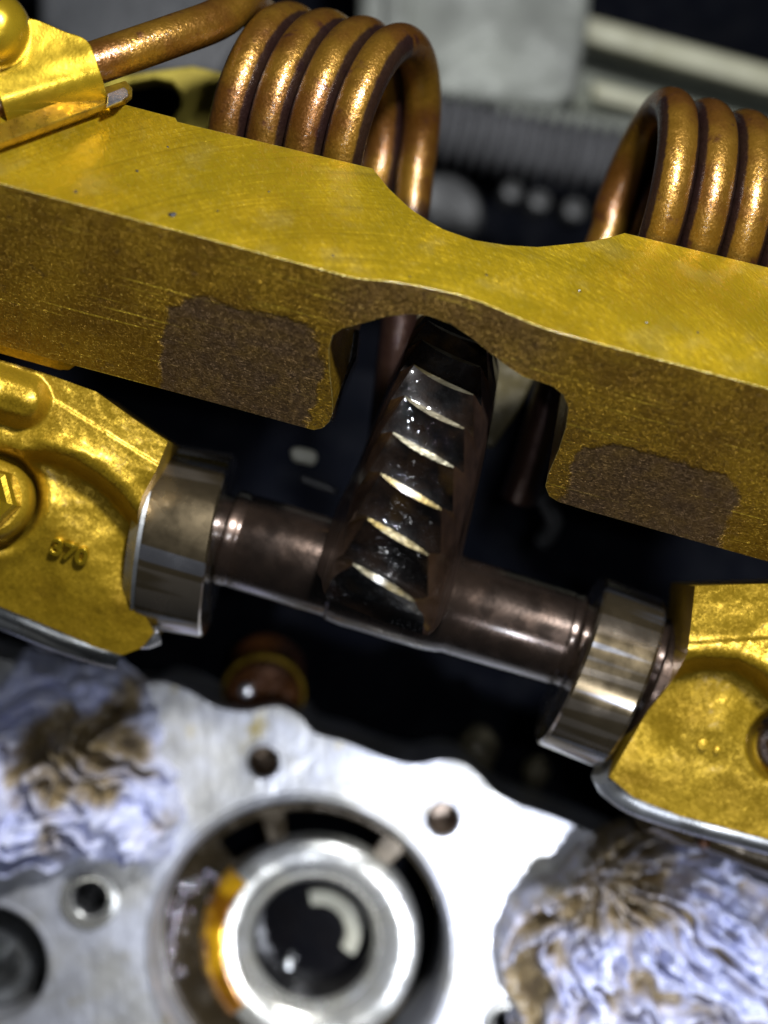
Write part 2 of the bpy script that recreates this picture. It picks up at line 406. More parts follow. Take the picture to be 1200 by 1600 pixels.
edge = [(-160, 985), (0, 1030), (110, 1052), (200, 1078), (245, 1066), (290, 1078), (338, 1104), (385, 1112), (432, 1104), (468, 1120), (492, 1146), (540, 1160),
        (600, 1184), (648, 1195), (690, 1188), (724, 1194), (748, 1212), (772, 1238), (812, 1259), (862, 1276), (905, 1294), (950, 1312), (1010, 1340), (1350, 1420), (1350, 1900), (-160, 1900)]
def circ(cx, cy, r, n=64, z=DECK, a0=0, a1=2 * math.pi):
    c = V(cx, cy, z); rr = r * (DIST - z) / FPX
    return [c + Vector((math.cos(a0 + (a1 - a0) * k / n) * rr, math.sin(a0 + (a1 - a0) * k / n) * rr, 0)) for k in range(n)]
holes = [(470, 1482, 240, 96), (412, 1191, 26, 32), (692, 1281, 28, 32), (140, 1405, 44, 40), (-18, 1508, 100, 64), (790, 1600, 34, 32)]
def plate_with_holes(name, outer, loops, thick, mat, parent=None, bevel=.6):
    bm = bmesh.new(); es = []
    for lp in [outer] + loops:
        vv = [bm.verts.new(p) for p in lp]
        es += [bm.edges.new((vv[i], vv[(i + 1) % len(vv)])) for i in range(len(vv))]
    bmesh.ops.triangle_fill(bm, edges=es, use_beauty=True, use_dissolve=False)
    bmesh.ops.recalc_face_normals(bm, faces=bm.faces)
    if bm.faces and sum(f.normal.z for f in bm.faces) < 0: bmesh.ops.reverse_faces(bm, faces=bm.faces)
    r = bmesh.ops.extrude_face_region(bm, geom=bm.faces[:])
    bmesh.ops.translate(bm, verts=[g for g in r['geom'] if isinstance(g, bmesh.types.BMVert)], vec=(0, 0, -thick))
    bmesh.ops.recalc_face_normals(bm, faces=bm.faces)
    me = bpy.data.meshes.new(name); bm.to_mesh(me); bm.free()
    o = link(name, me, mat, parent)
    if bevel:
        m = o.modifiers.new('bevel', 'BEVEL'); m.width = bevel * MM; m.segments = 3; m.limit_method = 'ANGLE'; m.angle_limit = R_(50)
    return o
outer = [V(x, y, DECK) for x, y in resample_edge] if False else catmull([V(x, y, DECK) for x, y in edge[:-3]], 6) + [V(x, y, DECK) for x, y in edge[-3:]]
head = thing('cylinder_head', 'bare milled aluminium cylinder head face with round bore and bolt holes', 'cylinder head', V(470, 1482, DECK - 40))
plate_with_holes('deck', outer, [circ(a, b, c, d) for a, b, c, d in holes], 34, ALU, head, .9)
# bolt bosses and bushings
def pxmm(r, z=DECK): return r * (DIST - z) / FPX
def ring_at(name, cx, cy, prof, mat, parent, n=56, z=DECK):
    """profile [(height over z, radius in picture pixels)]"""
    return lathe(name, [(a, pxmm(r, z)) for a, r in prof], V(cx, cy, z), (0, 0, 1), mat, parent, n, closed=False)
for cx, cy, r in ((412, 1191, 26), (692, 1281, 28)):
    ring_at('bolt_hole', cx, cy, [(-.3, r + 9), (.5, r + 7), (.55, r + 1), (.1, r - 1.5), (-1.2, r - 2.2)], ALU, head)
    ring_at('hole_wall', cx, cy, [(-1.2, r - 2.2), (-1.6, r - 3), (-9, r - 4), (-10, r * .55), (-10, 0)], HOLE, head)
for cx, cy, r in ((140, 1405, 44), (790, 1600, 34)):
    ring_at('bushing', cx, cy, [(-.2, r + 5), (1.2, r + 2), (1.4, r - 6), (-.5, r - 12), (-1.2, r - 13), (-1.4, r - 15)], RING, head)
    ring_at('bushing_bore', cx, cy, [(-1.4, r - 15)] + [(-1.6 - i * .5, r - (16 if i % 2 else 18.5)) for i in range(14)] + [(-16, r - 18), (-16, 0)], GREY2, head)
ring_at('port_ring', -18, 1508, [(-.2, 101), (.5, 99), (.3, 94), (-6, 92), (-24, 92)], ALU, head, 72)
ring_at('port_insert', -28, 1528, [(-24, 80), (-13, 72), (-10, 60), (-10, 42), (-14, 34), (-32, 30), (-32, 0)], GREY, head, 60)
# main bore
ring_at('bore_rim', 470, 1482, [(-.4, 246), (.7, 243), (.9, 237), (-.6, 231), (-3.0, 227), (-10, 225), (-30, 224)], ALU, head, 120)
slots = []
def sector(cx, cy, r0, r1, d0, d1, z, n=18):
    c = V(cx, cy, z); k = (DIST - z) / FPX; P = []
    for i in range(n + 1):
        a = R_(d0 + (d1 - d0) * i / n) + TILT; P.append(c + Vector((math.cos(a), math.sin(a), 0)) * r1 * k)
    for i in range(n, -1, -1):
        a = R_(d0 + (d1 - d0) * i / n) + TILT; P.append(c + Vector((math.cos(a), math.sin(a), 0)) * r0 * k)
    return P
ZB = DECK - 9
plate_with_holes('bore_web', circ(470, 1482, 229, 96, ZB),
                 [sector(474, 1484, 174, 218, 55, 98, ZB), sector(474, 1484, 174, 216, 108, 128, ZB), sector(474, 1484, 178, 220, -80, 44, ZB), circ(487, 1487, 120, 64, ZB)], 4, OILBROWN, head, .5)
ring_at('bore_sleeve', 487, 1487, [(-12, 171), (-8.0, 170), (-6.2, 164), (-5.6, 150), (-5.8, 128), (-7.0, 110), (-9, 99), (-11, 96)], RING, head, 110)
ring_at('sleeve_bore', 487, 1487, [(-11, 96), (-12, 94), (-40, 92)], DARK, head, 90)
lathe('oil_pool', [(a, pxmm(r)) for a, r in ((-8.4, 180), (-6.4, 172), (-5.7, 163), (-5.3, 150), (-5.5, 142))], V(487, 1487, DECK), (0, 0, 1), AMBER2, head, 40, ref=(1, 0, 0), a0=R_(152), a1=R_(236))
ring_at('oil_surface', 487, 1487, [(-21, 94.5), (-21, 0)], BLACKOIL, head, 72)
lathe('reflection_crescent', [(a, pxmm(q)) for a, q in ((-21.5, 72), (-19.6, 68), (-19.0, 58), (-19.8, 46), (-21.5, 42))], V(492, 1492, DECK), (0, 0, 1), PALE, head, 30, ref=(1, 0, 0), a0=R_(-18), a1=R_(118))  # pale arc modelled in place of a reflection in the oil
lathe('glint_tip', [(-24, 1.3), (-18.6, 1.3), (-17.8, .9), (-17.6, .01)], V(468, 1510, DECK), (.12, .3, 1), GREY, head, 20)  # small stud added to give a glint in the bore
ring_at('sleeve_seat', 490, 1478, [(-40, 92), (-39, 86), (-38, 74), (-38, 62), (-42, 52), (-50, 48), (-50, 0)], DARK, head, 72)
sd = []
# oil bubbles clinging to the web (uncountable froth)
bm = bmesh.new()
for k in range(70):
    t = random.random(); a = R_(140 + 55 * t + random.gauss(0, 3)) + TILT
    rr = pxmm(205 + random.gauss(0, 8) - 18 * (t < .15), ZB); c = V(474, 1484, ZB) + Vector((math.cos(a), math.sin(a), 0)) * rr
    m_ = Matrix.Translation(c + Vector((0, 0, .2))) @ Matrix.Scale(random.uniform(.3, .75), 4)
    bmesh.ops.create_icosphere(bm, subdivisions=2, radius=1, matrix=m_)
me = bpy.data.meshes.new('oil_bubbles'); bm.to_mesh(me); bm.free()
BUB = plain('oil_bubble_skin', (.55, .52, .62), (.45, .4, .4), .9, .12, .2, .5, .01, .5, .04)
ob = link('oil_bubbles', me, BUB); structure(ob, 'stuff'); finish(ob)

# ------------------------------------------------------------------ rags stuffed on the head
def rag(name, label, cx, cy, rx, ry, zf, soil_shade, mat, seed, fold, nr=110, na=230, irr=.16, rim=-2.0):
    vs = []; fs = []; so = []
    for j in range(nr + 1):
        q = j / nr
        for k in range(na):
            a = 2 * math.pi * k / na
            wob = 1 + irr * fbm(math.cos(a) * 1.5 + seed, math.sin(a) * 1.5, seed, 4)
            x = cx + math.cos(a) * rx * q * wob; y = cy + math.sin(a) * ry * q * wob
            g = V(x, y, zf(x, y, q)); hgt, crease = fold(x, y)
            fade = sstep(1.0, .84, q)
            g.z += hgt * fade + (DECK + rim - g.z) * sstep(.92, 1.0, q)
            vs.append(g); so.append(max(0, min(1.3, soil_shade(x, y) + crease)))  # stain value plus a darker tone in the folds
    for j in range(nr):
        for k in range(na):
            fs.append((j * na + k, j * na + (k + 1) % na, (j + 1) * na + (k + 1) % na, (j + 1) * na + k))
    o = mesh(name, vs, fs, mat)
    at = o.data.attributes.new('soil_shade', 'FLOAT', 'POINT'); at.data.foreach_set('value', so)
    return tag(o, label, 'rag')
def ridge(v): return max(0.0, 1 - abs(v) * 2.2)
def fold_l(x, y):
    w1 = fbm(x * .008 + 3, y * .008, 3, 3)
    a = ridge(fbm(x * .009 + w1, y * .012 - w1, 7, 2)); b = ridge(fbm(x * .015 + w1 * 2, y * .012 + w1, 11, 2))
    c = fbm(x * .06, y * .06, 5, 3)
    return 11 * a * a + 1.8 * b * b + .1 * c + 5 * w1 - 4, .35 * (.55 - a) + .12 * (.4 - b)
def fold_r(x, y):
    # creases fan out from a knot near the upper left of the rag
    dx, dy = x - 930, y - 1360; r_ = math.hypot(dx, dy) + 30; th = math.atan2(dy, dx)
    w1 = fbm(x * .007 + 5, y * .007, 3, 3)
    a = ridge(fbm(th * 3.2 + w1 * 1.4, r_ * .0045 + w1, 3, 3)); b = ridge(fbm(th * 6 + w1 * 2.2, r_ * .007 + w1, 9, 2))
    c = ridge(fbm(x * .016 + w1 * 2, y * .012, 15, 2)); d = fbm(x * .03, y * .025, 5, 2)
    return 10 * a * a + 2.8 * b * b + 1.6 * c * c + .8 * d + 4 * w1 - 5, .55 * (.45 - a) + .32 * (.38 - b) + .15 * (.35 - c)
def soil_l(x, y):
    d = fbm(x * .02, y * .02, 4, 3) * 26
    return sstep(110, 50, math.hypot((x - 108) / 1.3, y - 1182) + d) * .85 + sstep(46, 12, math.hypot(x - 200, (y - 1112) / 2) + d * .5) * .7 + .6 * sstep(46, 15, math.hypot(x - 92, y - 1318) + d * .5) + .5 * sstep(40, 10, math.hypot(x - 262, y - 1275) + d * .5)
rag('paper_rag', 'crumpled blue paper rag with a brown oil patch, left of the round bore', 84, 1212, 225, 172,
    lambda x, y, q: DECK + 4 + 5 * (1 - q * q), soil_l, RAG1, 3.1, fold_l, irr=.34)
def soil_shade_r(x, y):
    d = fbm(x * .02, y * .02, 6, 3) * 30
    return sstep(120, 60, math.hypot((x - 960) * .9, (y - 1375)) + d) * .55 + .35 * sstep(55, 15, abs(x - 838) + d * .5) + .40  # oil stains, plus shading painted along the bulging left edge
rag('paper_rag', 'crumpled blue and brown rag at the right, bulging under the right gold cap', 1050, 1520, 262, 225,
    lambda x, y, q: DECK + 6 + 17 * math.sqrt(max(0, 1 - q ** 2.6)), soil_shade_r, RAG2, 8.7, fold_r, 130, 260)

# ------------------------------------------------------------------ the gold bar
RZ = 18.0
R0 = V(600, 447, RZ); f_ = Vector((0, -.70711, -.70711)); g_ = Vector((0, .70711, -.70711)); X_ = Vector((1, 0, 0))
def fp(px, py):      # on the front face -> (x, h)
    p = on_plane(px, py, R0, g_) - R0; return p.x, p.dot(f_)
def tp(px, py):      # on the top face -> (x, w)
    p = on_plane(px, py, R0, f_) - R0; return p.x, p.dot(g_)
low = [(-120, 507), (120, 572), (300, 620), (490, 672), (504, 669), (514, 660), (519, 648), (520, 630), (515, 580), (514, 545), (520, 524), (534, 514), (556, 510), (580, 507), (604, 503), (640, 503), (665, 507),
       (700, 521), (735, 541), (765, 560), (795, 578), (820, 591), (845, 597), (864, 604), (880, 617), (888, 636), (884, 668), (872, 705), (856, 742), (852, 760), (858, 775), (872, 784), (925, 800), (1060, 838), (1195, 876), (1330, 914)]
rear = [(-120, 82), (205, 166), (274, 184), (277, 190), (582, 263), (592, 275), (607, 294), (640, 325), (668, 344), (692, 358), (740, 375), (790, 383), (840, 386), (880, 382), (925, 377), (952, 371), (976, 364), (1200, 418), (1330, 449)]
reartab = sorted(tp(*p) for p in rear)
rec = [(545, 0), (565, 2), (600, 10), (640, 15), (680, 18), (715, 19.5), (750, 17), (785, 11), (820, 5), (850, 1.2), (870, 0)]
rectab = [(fp(x, 287 + .267 * x)[0], d / 9.4 / .70711) for x, d in rec]
pl = [fp(*p) for p in low]
x0, x1 = pl[0][0], pl[-1][0]
loop = [(x0, 0.0)] + pl + [(x1, 0.0)]
bm = bmesh.new()
va = [bm.verts.new((x, h, 0)) for x, h in loop]; vb = [bm.verts.new((x, h, 30)) for x, h in loop]
n = len(loop)
bm.faces.new(va); bm.faces.new(list(reversed(vb)))
for i in range(n): bm.faces.new((va[i], vb[i], vb[(i + 1) % n], va[(i + 1) % n]))
def cut(co, no):
    bmesh.ops.bisect_plane(bm, geom=bm.verts[:] + bm.edges[:] + bm.faces[:], plane_co=co, plane_no=no)
cuts = [x for x, _ in reartab[1:-1]] + [x for x, _ in rectab]
xa = rectab[0][0]
while xa < rectab[-1][0]: cuts.append(xa); xa += 1.6
xa = tp(580, 262)[0]
while xa < tp(976, 364)[0]: cuts.append(xa); xa += 1.5
done = []
for c_ in sorted(cuts):
    if done and c_ - done[-1] < .25: continue
    done.append(c_); cut((c_, 0, 0), (1, 0, 0))
bmesh.ops.recalc_face_normals(bm, faces=bm.faces)
mk = {}
for fc in bm.faces:
    fc.material_index = 0 if (abs(fc.normal.y) > .8 and fc.calc_center_median().y < .5) else 1
for v in bm.verts:
    x, h, w_ = v.co
    w2 = lerp1(rectab, x) * sstep(30, 0, h) if w_ < 15 else lerp1(reartab, x)
    v.co = R0 + X_ * x + f_ * h + g_ * w2
bmesh.ops.recalc_face_normals(bm, faces=bm.faces)
bar = thing('gold_carrier_bar', 'thick gold metal bar crossing the picture with a scalloped rear edge', 'carrier bar', R0)
pads = []
for (xa_, ya_, xb_, yb_) in ((256, 452, 500, 655), (898, 690, 1140, 846)):
    q = [fp(xa_, ya_), fp(xb_, yb_), fp((xa_ + xb_) / 2, (ya_ + yb_) / 2)]
    pads.append((q[2][0], q[2][1] + 3.0, abs(q[1][0] - q[0][0]) * .47, 13.5 if xa_ < 500 else 11.5, 1.0))
q = fp(705, 495); pads.append((q[0], q[1], 20.0, 9.0, .6))
G_FRONT = mat_bar_front(pads)
G_EDGE = plain('gold_edge_highlight', (.85, .74, .36), (.7, .55, .12), .8, .36, .5, 1.1, .22, .2, .06, fine=(1.6, .22))  # burnished edge whose pale colour paints in the ridge highlight
me = bpy.data.meshes.new('bar_body'); bm.to_mesh(me); bm.free()
o = link('bar_body', me, [G_TOP, G_FRONT, G_EDGE], bar); finish(o, False, 1.25, 4, 28); o.modifiers['bevel'].material = 2
lip = [on_plane(x, y, R0 + g_ * 1.2, g_) for x, y in ((-120, 498), (0, 528), (122, 560), (119, 573), (108, 581), (92, 581), (0, 555), (-120, 523))]
prism('lower_lip', lip, g_ * 14, G_CAST, bar, .8, 3)
bm = bmesh.new()
for px_, py_, r_ in ((268, 337, .5), (272, 335, .35), (118, 300, .25), (262, 230, .2), (214, 268, .22), (640, 432, .16), (520, 400, .2), (905, 455, .22), (1010, 505, .18), (760, 430, .2), (1090, 520, .2), (420, 300, .16), (340, 330, .18)):
    c = on_plane(px_, py_, R0, f_) - f_ * .05
    bmesh.ops.create_icosphere(bm, subdivisions=2, radius=r_, matrix=Matrix.Translation(c) @ Matrix.Diagonal((1.3, .9, .6, 1)))
for v in bm.verts: v.co += Vector((noise.noise(v.co * 3), noise.noise(v.co * 3 + Vector((5, 0, 0))), 0)) * .15
me = bpy.data.meshes.new('grit'); bm.to_mesh(me); bm.free()
gr = link('grit', me, DARK, bar); gr['kind'] = 'stuff'
# webs of the bar seen through the notch
for pts in (((612, 470), (668, 480), (655, 560), (626, 680), (598, 690)), ((758, 520), (850, 560), (812, 640), (770, 700), (740, 690))):
    prism('rear_web', [V(x, y, -52) for x, y in pts], (0, 0, -5), G_WEB, bar, .5)
prism('inner_block', [V(x, y, -14) for x, y in ((505, 520), (562, 512), (556, 560), (538, 600), (520, 660), (500, 640))], (0, 0, -14), OILY, bar, .8)
# rear flange with a slotted hole, top left
plate_with_holes('rear_flange', [V(x, y, -62) for x, y in ((60, 120), (180, 118), (300, 102), (372, 118), (420, 220), (360, 330), (60, 300))],
                 [[V(x, y, -62) for x, y in ((170, 150), (200, 130), (240, 122), (268, 128), (282, 145), (283, 165), (270, 184), (240, 192), (190, 188))]], 6, G_DULL, bar, .5)

# ------------------------------------------------------------------ torsion springs
def helix(Cc, phi, R, pitch, t0, t1, hand=1, n=56):
    a = Vector((math.cos(phi), 0, math.sin(phi))); e2 = Vector((-math.sin(phi), 0, math.cos(phi))); e1 = Vector((0, 1, 0))
    P = []; m = max(2, int(abs(t1 - t0) * n))
    for i in range(m + 1):
        t = t0 + (t1 - t0) * i / m; th = -2 * math.pi * t
        P.append(Cc + a * (pitch * t * hand) + (e1 * math.cos(th) + e2 * math.sin(th)) * R)
    return P
CZ = -25.0; WR = 3.75
cl = V(604, 222, CZ); RS = pxmm(150, CZ)
h1 = helix(cl, R_(13.5), RS, 7.5, -4.0, .25)
e1p = h1[-1]
leg1 = [e1p + (V(650, 330, e1p.z) - V(662, 222, e1p.z)) * k for k in (.35, .8)] + [V(622, 520, e1p.z - 2), V(600, 720, e1p.z - 8), V(590, 820, e1p.z - 14)]
s0 = h1[0]
lead = [V(-120, 226, 4.5), V(-2, 164, 2.6), V(75, 128, .6), V(150, 98, -1.4), V(265, 58, -7), V(340, 30, -14)]
path = catmull(lead + [V(378, 2, -21), s0 + Vector((-1.5, .3, 2.5))], 8)[:-1] + h1 + catmull([e1p] + leg1, 8)[1:]
sp = thing('torsion_spring', 'copper gold torsion spring whose straight end runs under the clip at top left', 'spring', cl, 'torsion springs behind the gold bar')
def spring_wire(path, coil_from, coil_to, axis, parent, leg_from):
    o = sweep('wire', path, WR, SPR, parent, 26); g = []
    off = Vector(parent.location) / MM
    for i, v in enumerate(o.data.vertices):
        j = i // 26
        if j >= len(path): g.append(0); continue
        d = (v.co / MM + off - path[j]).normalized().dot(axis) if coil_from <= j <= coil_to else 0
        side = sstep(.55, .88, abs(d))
        g.append(max(side, sstep(leg_from, leg_from + 14, j)))  # oil on the coil sides; the legs are darkened as painted shade
    a = o.data.attributes.new('grime_shade', 'FLOAT', 'POINT'); a.data.foreach_set('value', g)
nlead = 8 * 7
spring_wire(path, nlead, nlead + len(h1) - 20, Vector((math.cos(R_(13.5)), 0, math.sin(R_(13.5)))), sp, len(path) - len(leg1) * 8 + 4)
cr = V(1000, 312, CZ)
h2 = helix(cr, R_(-4), pxmm(146, CZ), 7.5, -4.0, .25, -1)
e2p = h2[-1]
leg2 = [V(951, 360, e2p.z), V(925, 430, e2p.z), V(880, 560, e2p.z - 3), V(836, 700, e2p.z - 8), V(810, 780, e2p.z - 12)]
path2 = h2 + catmull([e2p] + leg2, 8)[1:]
sp2 = thing('torsion_spring', 'copper gold torsion spring at the right edge showing its open left end', 'spring', cr, 'torsion springs behind the gold bar')
spring_wire(path2, 0, len(h2) - 20, Vector((math.cos(R_(4)), 0, -math.sin(R_(4)))), sp2, len(h2) + 10)

# ------------------------------------------------------------------ clip, bolt and shims at the top left
clip = thing('spring_clip', 'bent gold sheet clip holding the spring end down on its shims', 'clip', V(70, 130, 6))
ax_a, ax_b = V(-4, 150, 3.2), V(148, 104, 0)
ad = (ax_b - ax_a).normalized(); up = Vector((0, 0, 1)); up = (up - ad * up.dot(ad)).normalized(); sdv = ad.cross(up)
if sdv.y > 0: sdv = -sdv      # toward the front of the bar
sec = catmull([Vector(p) for p in ((8.8, -5.6, 0), (7.4, -2.0, 0), (5.4, 1.6, 0), (2.9, 3.9, 0), (0, 4.6, 0), (-3.0, 4.5, 0), (-6.0, 4.6, 0), (-9.5, 5.2, 0))], 4)
def offs(P, d):
    out = []
    for i, p in enumerate(P):
        t = (P[min(i + 1, len(P) - 1)] - P[max(i - 1, 0)]).normalized(); out.append(p + Vector((-t.y, t.x, 0)) * -d)
    return out
cs_in = [sdv * p.x + up * p.y for p in sec]; cs_out = [sdv * p.x + up * p.y for p in offs(sec, -1.1)]
if cs_out[16].dot(up) < cs_in[16].dot(up): cs_out = [sdv * p.x + up * p.y for p in offs(sec, 1.1)]
vs = []; fs = []; m = len(cs_in); steps = 40
for i in range(steps + 1):
    t = i / steps; c = ax_a.lerp(ax_b, t); Lc = (ax_b - ax_a).length
    e = min(t, 1 - t) * Lc; cut_ = (1 - math.sqrt(max(0, 1 - (1 - min(1, e / 2.2)) ** 2))) * 2.2      # rounded corners
    top_trim = 5.5 * sstep(.45, 1.0, t)
    for S in (cs_out, cs_in):
        Ls = [0.0]
        for a_, b_ in zip(S, S[1:]): Ls.append(Ls[-1] + (b_ - a_).length)
        lo, hi = cut_, Ls[-1] - cut_ - top_trim
        for k in range(m):
            d = lo + (hi - lo) * k / (m - 1); j = 0
            while j < m - 2 and Ls[j + 1] < d: j += 1
            vs.append(c + S[j].lerp(S[j + 1], (d - Ls[j]) / (Ls[j + 1] - Ls[j])))
L2 = 2 * m
for i in range(steps):
    a, b = i * L2, (i + 1) * L2
    for k in range(m - 1):
        fs.append((a + k, a + k + 1, b + k + 1, b + k)); fs.append((a + m + k, b + m + k, b + m + k + 1, a + m + k + 1))
    fs.append((a, b, b + m, a + m)); fs.append((a + m - 1, a + 2 * m - 1, b + 2 * m - 1, b + m - 1))
for i in (0, steps):
    a = i * L2
    for k in range(m - 1): fs.append((a + k, a + m + k, a + m + k + 1, a + k + 1))
mesh('saddle', vs, fs, G_CLIP, clip, 'auto', .3, 2, angle=40)
bolt = thing('clip_bolt', 'domed golden bolt head in the top left corner', 'bolt', V(-12, 52, 12))
lathe('bolt_head', [(-9, 5.6), (0, 6.7), (2, 6.6), (4, 5.9), (5.6, 4.5), (6.5, 2.6), (6.8, .01)], V(-14, 48, 9), (0.05, -.15, 1), G_CLIP, bolt, 48)
shim = thing('shim_stack', 'stack of thin gold and silver shims between clip and bar', 'shims', V(60, 200, 6))
def tplane(px, py, off):
    return on_plane(px, py, R0 - f_ * off, f_)
def shim_pts(dx, dy, off):
    return [tplane(x + dx, y + dy, off) for x, y in ((-120, 281), (0, 236), (120, 192), (196, 164), (206, 156), (206, 144), (199, 137), (120, 162), (-120, 250))]
for k, (off, th, mt) in enumerate(((0.1, 1.0, G_SHIM), (1.3, .6, DARK), (2.0, 1.3, G_SHIM))):
    prism('shim', shim_pts(-2 * k - (5 if mt is DARK else 0), -1 * k + (-5 if mt is DARK else 0), off), -f_ * th, mt, shim, .25)
for k, off in enumerate((3.4, 4.1)):
    prism('shim', [tplane(x, y, off) for x, y in ((166, 170), (190, 160), (200 - 2 * k, 152), (199 - 2 * k, 145), (193, 140), (168, 150))], -f_ * .55, SILVER, shim, .2)

# ------------------------------------------------------------------ eccentric shaft
SZ = -38.0
SA, SB = V(360, 840, SZ), V(892, 1000, SZ)
sx = (SB - SA).normalized(); sv = Vector((-sx.y, sx.x, 0)); k_ = (DIST - SZ) / FPX
shaft = thing('eccentric_shaft', 'oily brown steel shaft with two polished lobes lying between the gold caps', 'shaft', V(620, 920, SZ))
rj = 75 * k_
def prof(tab): return [(a * k_, r * k_) for a, r in tab]
lathe('journal', prof([(-170, 66), (-26, 66), (-24, 64), (-9, 64), (-7, 72), (-3, 76), (10, 76), (13, 74.5), (18, 74.5), (21, 75.5), (174, 75.5), (178, 79), (200, 82), (330, 82), (358, 79), (364, 76.5), (520, 75.5),
                      (540, 75.5), (543, 73.5), (552, 73.5), (556, 75), (562, 71), (564, 62), (640, 62), (642, 70), (760, 70), (900, 70)]), SA, sx, SHAFT, shaft, 96)
def tilted(ang): return Vector((sx.x * math.cos(ang) - sx.y * math.sin(ang), sx.x * math.sin(ang) + sx.y * math.cos(ang), 0))
# left lobe ring with grey washer at its left
al = tilted(R_(7))
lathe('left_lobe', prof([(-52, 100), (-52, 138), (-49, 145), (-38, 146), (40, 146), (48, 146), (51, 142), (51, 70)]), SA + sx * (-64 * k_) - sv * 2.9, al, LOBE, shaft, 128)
lathe('washer', prof([(-72, 120), (-71, 132), (-60, 141), (-56, 146), (-50, 144), (-50, 90)]), SA + sx * (-64 * k_) - sv * 2.7, al, GREY, shaft, 128)
ar = tilted(R_(-5.5))
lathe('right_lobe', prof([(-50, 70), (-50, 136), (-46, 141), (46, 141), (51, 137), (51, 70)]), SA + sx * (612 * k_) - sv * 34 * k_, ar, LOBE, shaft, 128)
lathe('right_collar', prof([(64, 60), (64, 92), (68, 98), (96, 100), (104, 100), (106, 60)]), SA + sx * (618 * k_) - sv * 14 * k_, ar, SHAFT, shaft, 96)

# ------------------------------------------------------------------ toothed segment
RG = 56.0; PT = 8.1
gc = V(587, 952, 17); a0g = (gc - SA).dot(sx)
def half_w(r): return lerp1([(10, 12.5), (RG - 22, 10.6), (RG - 12, 9.6), (RG - 4, 8.1), (RG, 5.6), (RG + 4, 5.3)], r)
SKEW = 1.5
def lw_(s): return .062 * (1 - .92 * s * s) + .012
def grow(k, t):
    """row t of tooth k: t in 0..1 crosses the land, 1..2 crosses the valley to the next tooth; gives (s -> phi, r)"""
    def f(s):
        lw = lw_(s); throat = .55 * (1 - s * s)
        if t <= 1: return 2.6 + PT * (k + lw * (2 * t - 1)) - SKEW * s, RG - throat
        x = t - 1; q = lw + (1 - 2 * lw) * x; e = min(x, 1 - x) * 2
        dpt = 3.3 * (sstep(0, .16, x) if x < .16 else (1 - (x - .16) / .84) ** .9) + .9 * (1 - s * s) * math.sin(math.pi * x)
        return 2.6 + PT * (k + q) - SKEW * s, RG - dpt - throat * (1 + .5 * e) + .07 * fbm(s * 5, q * 6 + k * 9, 0, 3)
    return f
def gend(t):
    def f(s):
        lw = lw_(s); throat = .55 * (1 - s * s)
        return 2.6 - PT * lw - SKEW * s - (7.2 - 1.5 * SKEW * (s + 1) * .3) * t, RG - throat * (1 - t) - 7.5 * t - 1.2 * math.sin(t * math.pi) + .15 * fbm(s * 6, t * 9, 4, 3)
    return f
def gpt(x, r, phi):
    t = R_(phi); return SA + sx * (a0g + x) + sv * (r * math.sin(t)) + Vector((0, 0, 1)) * (r * math.cos(t))
vs = []; fs = []; mi = []; NS = 26; rows = []
cols_low = [RG - 8, RG - 14, RG - 22, RG - 34, 12]
rowf = [(gend(t), 0) for t in (1, .8, .6, .45, .3, .2, .1, .04)]
for k in range(9):
    rowf += [(grow(k, 0), 1), (grow(k, 1.0), 0)] + [(grow(k, 1 + e), 0) for e in (.03, .07, .11, .16, .22, .32, .44, .56, .68, .8, .9, .96)]
for fnc, land in rowf:
    row = []
    pl_, rl_ = fnc(-1); pr_, rr_ = fnc(1)
    for r in reversed(cols_low):
        row.append(len(vs)); vs.append(gpt(-half_w(r) * (.93 if r > 20 else 1), min(r, rl_ - .3), pl_ - SKEW * (RG - r) * .02))
    for i in range(NS + 1):
        s = -1 + 2 * i / NS; phi, r = fnc(s); row.append(len(vs)); vs.append(gpt(s * half_w(r), r, phi))
    for r in cols_low:
        row.append(len(vs)); vs.append(gpt(half_w(r) * 1.1, min(r, rr_ - .3), pr_))
    rows.append(row)
nl = len(cols_low)
for j in range(len(rows) - 1):
    for i in range(len(rows[0]) - 1):
        fs.append((rows[j][i], rows[j][i + 1], rows[j + 1][i + 1], rows[j + 1][i]))
        k = i - nl
        mi.append((1 if rowf[j][1] else 0) if 0 <= k < NS else 2)
fs.append(tuple(rows[0])); fs.append(tuple(reversed(rows[-1]))); mi += [0, 0]
GFL = mat_steel('oily_brown_flank', (.115, .066, .045), (.07, .04, .028), .34, .06, .5)
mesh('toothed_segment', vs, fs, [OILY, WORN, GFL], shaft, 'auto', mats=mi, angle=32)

# ------------------------------------------------------------------ gold bearing caps
def rot_uv(px, py, ox, oy):
    return (px - ox) * .966 + (py - oy) * .258, (py - oy) * .966 - (px - ox) * .258
garc = [(40, 706), (85, 714), (112, 722), (150, 745), (185, 775), (214, 812), (232, 850)]
def z_left(px, py):
    u, v = rot_uv(px, py, 0, 560)
    z = -11 - .012 * v - .040 * max(0, v - 110) - .0011 * max(0, v - 300) ** 1.6 * .35
    z -= .00008 * max(0, u - 150) ** 2
    d, sd_ = seg_dist(px, py, garc)
    amp = sstep(40, 110, u)
    z -= amp * (5.8 * sstep(-9, 15, sd_) - 3.8 * sstep(15, 110, sd_))
    z += amp * 1.3 * math.exp(-((sd_ + 20) / 16) ** 2)
    z += .5 * sstep(-3, 3, (py - (628 + (px - 90) * .62))) * sstep(60, 100, px)
    db, _ = seg_dist(px, py, [(-80, 588), (36, 626)])
    z += 5.0 * sstep(48, 20, db) + 1.2 * sstep(30, 0, db)
    z -= 7 * sstep(82, 68, math.hypot(px + 15, py - 780)); z += 1.0 * math.exp(-((math.hypot(px + 15, py - 780) - 92) / 14) ** 2)
    z += .35 * fbm(px * .02, py * .02, 2, 4)
    return z
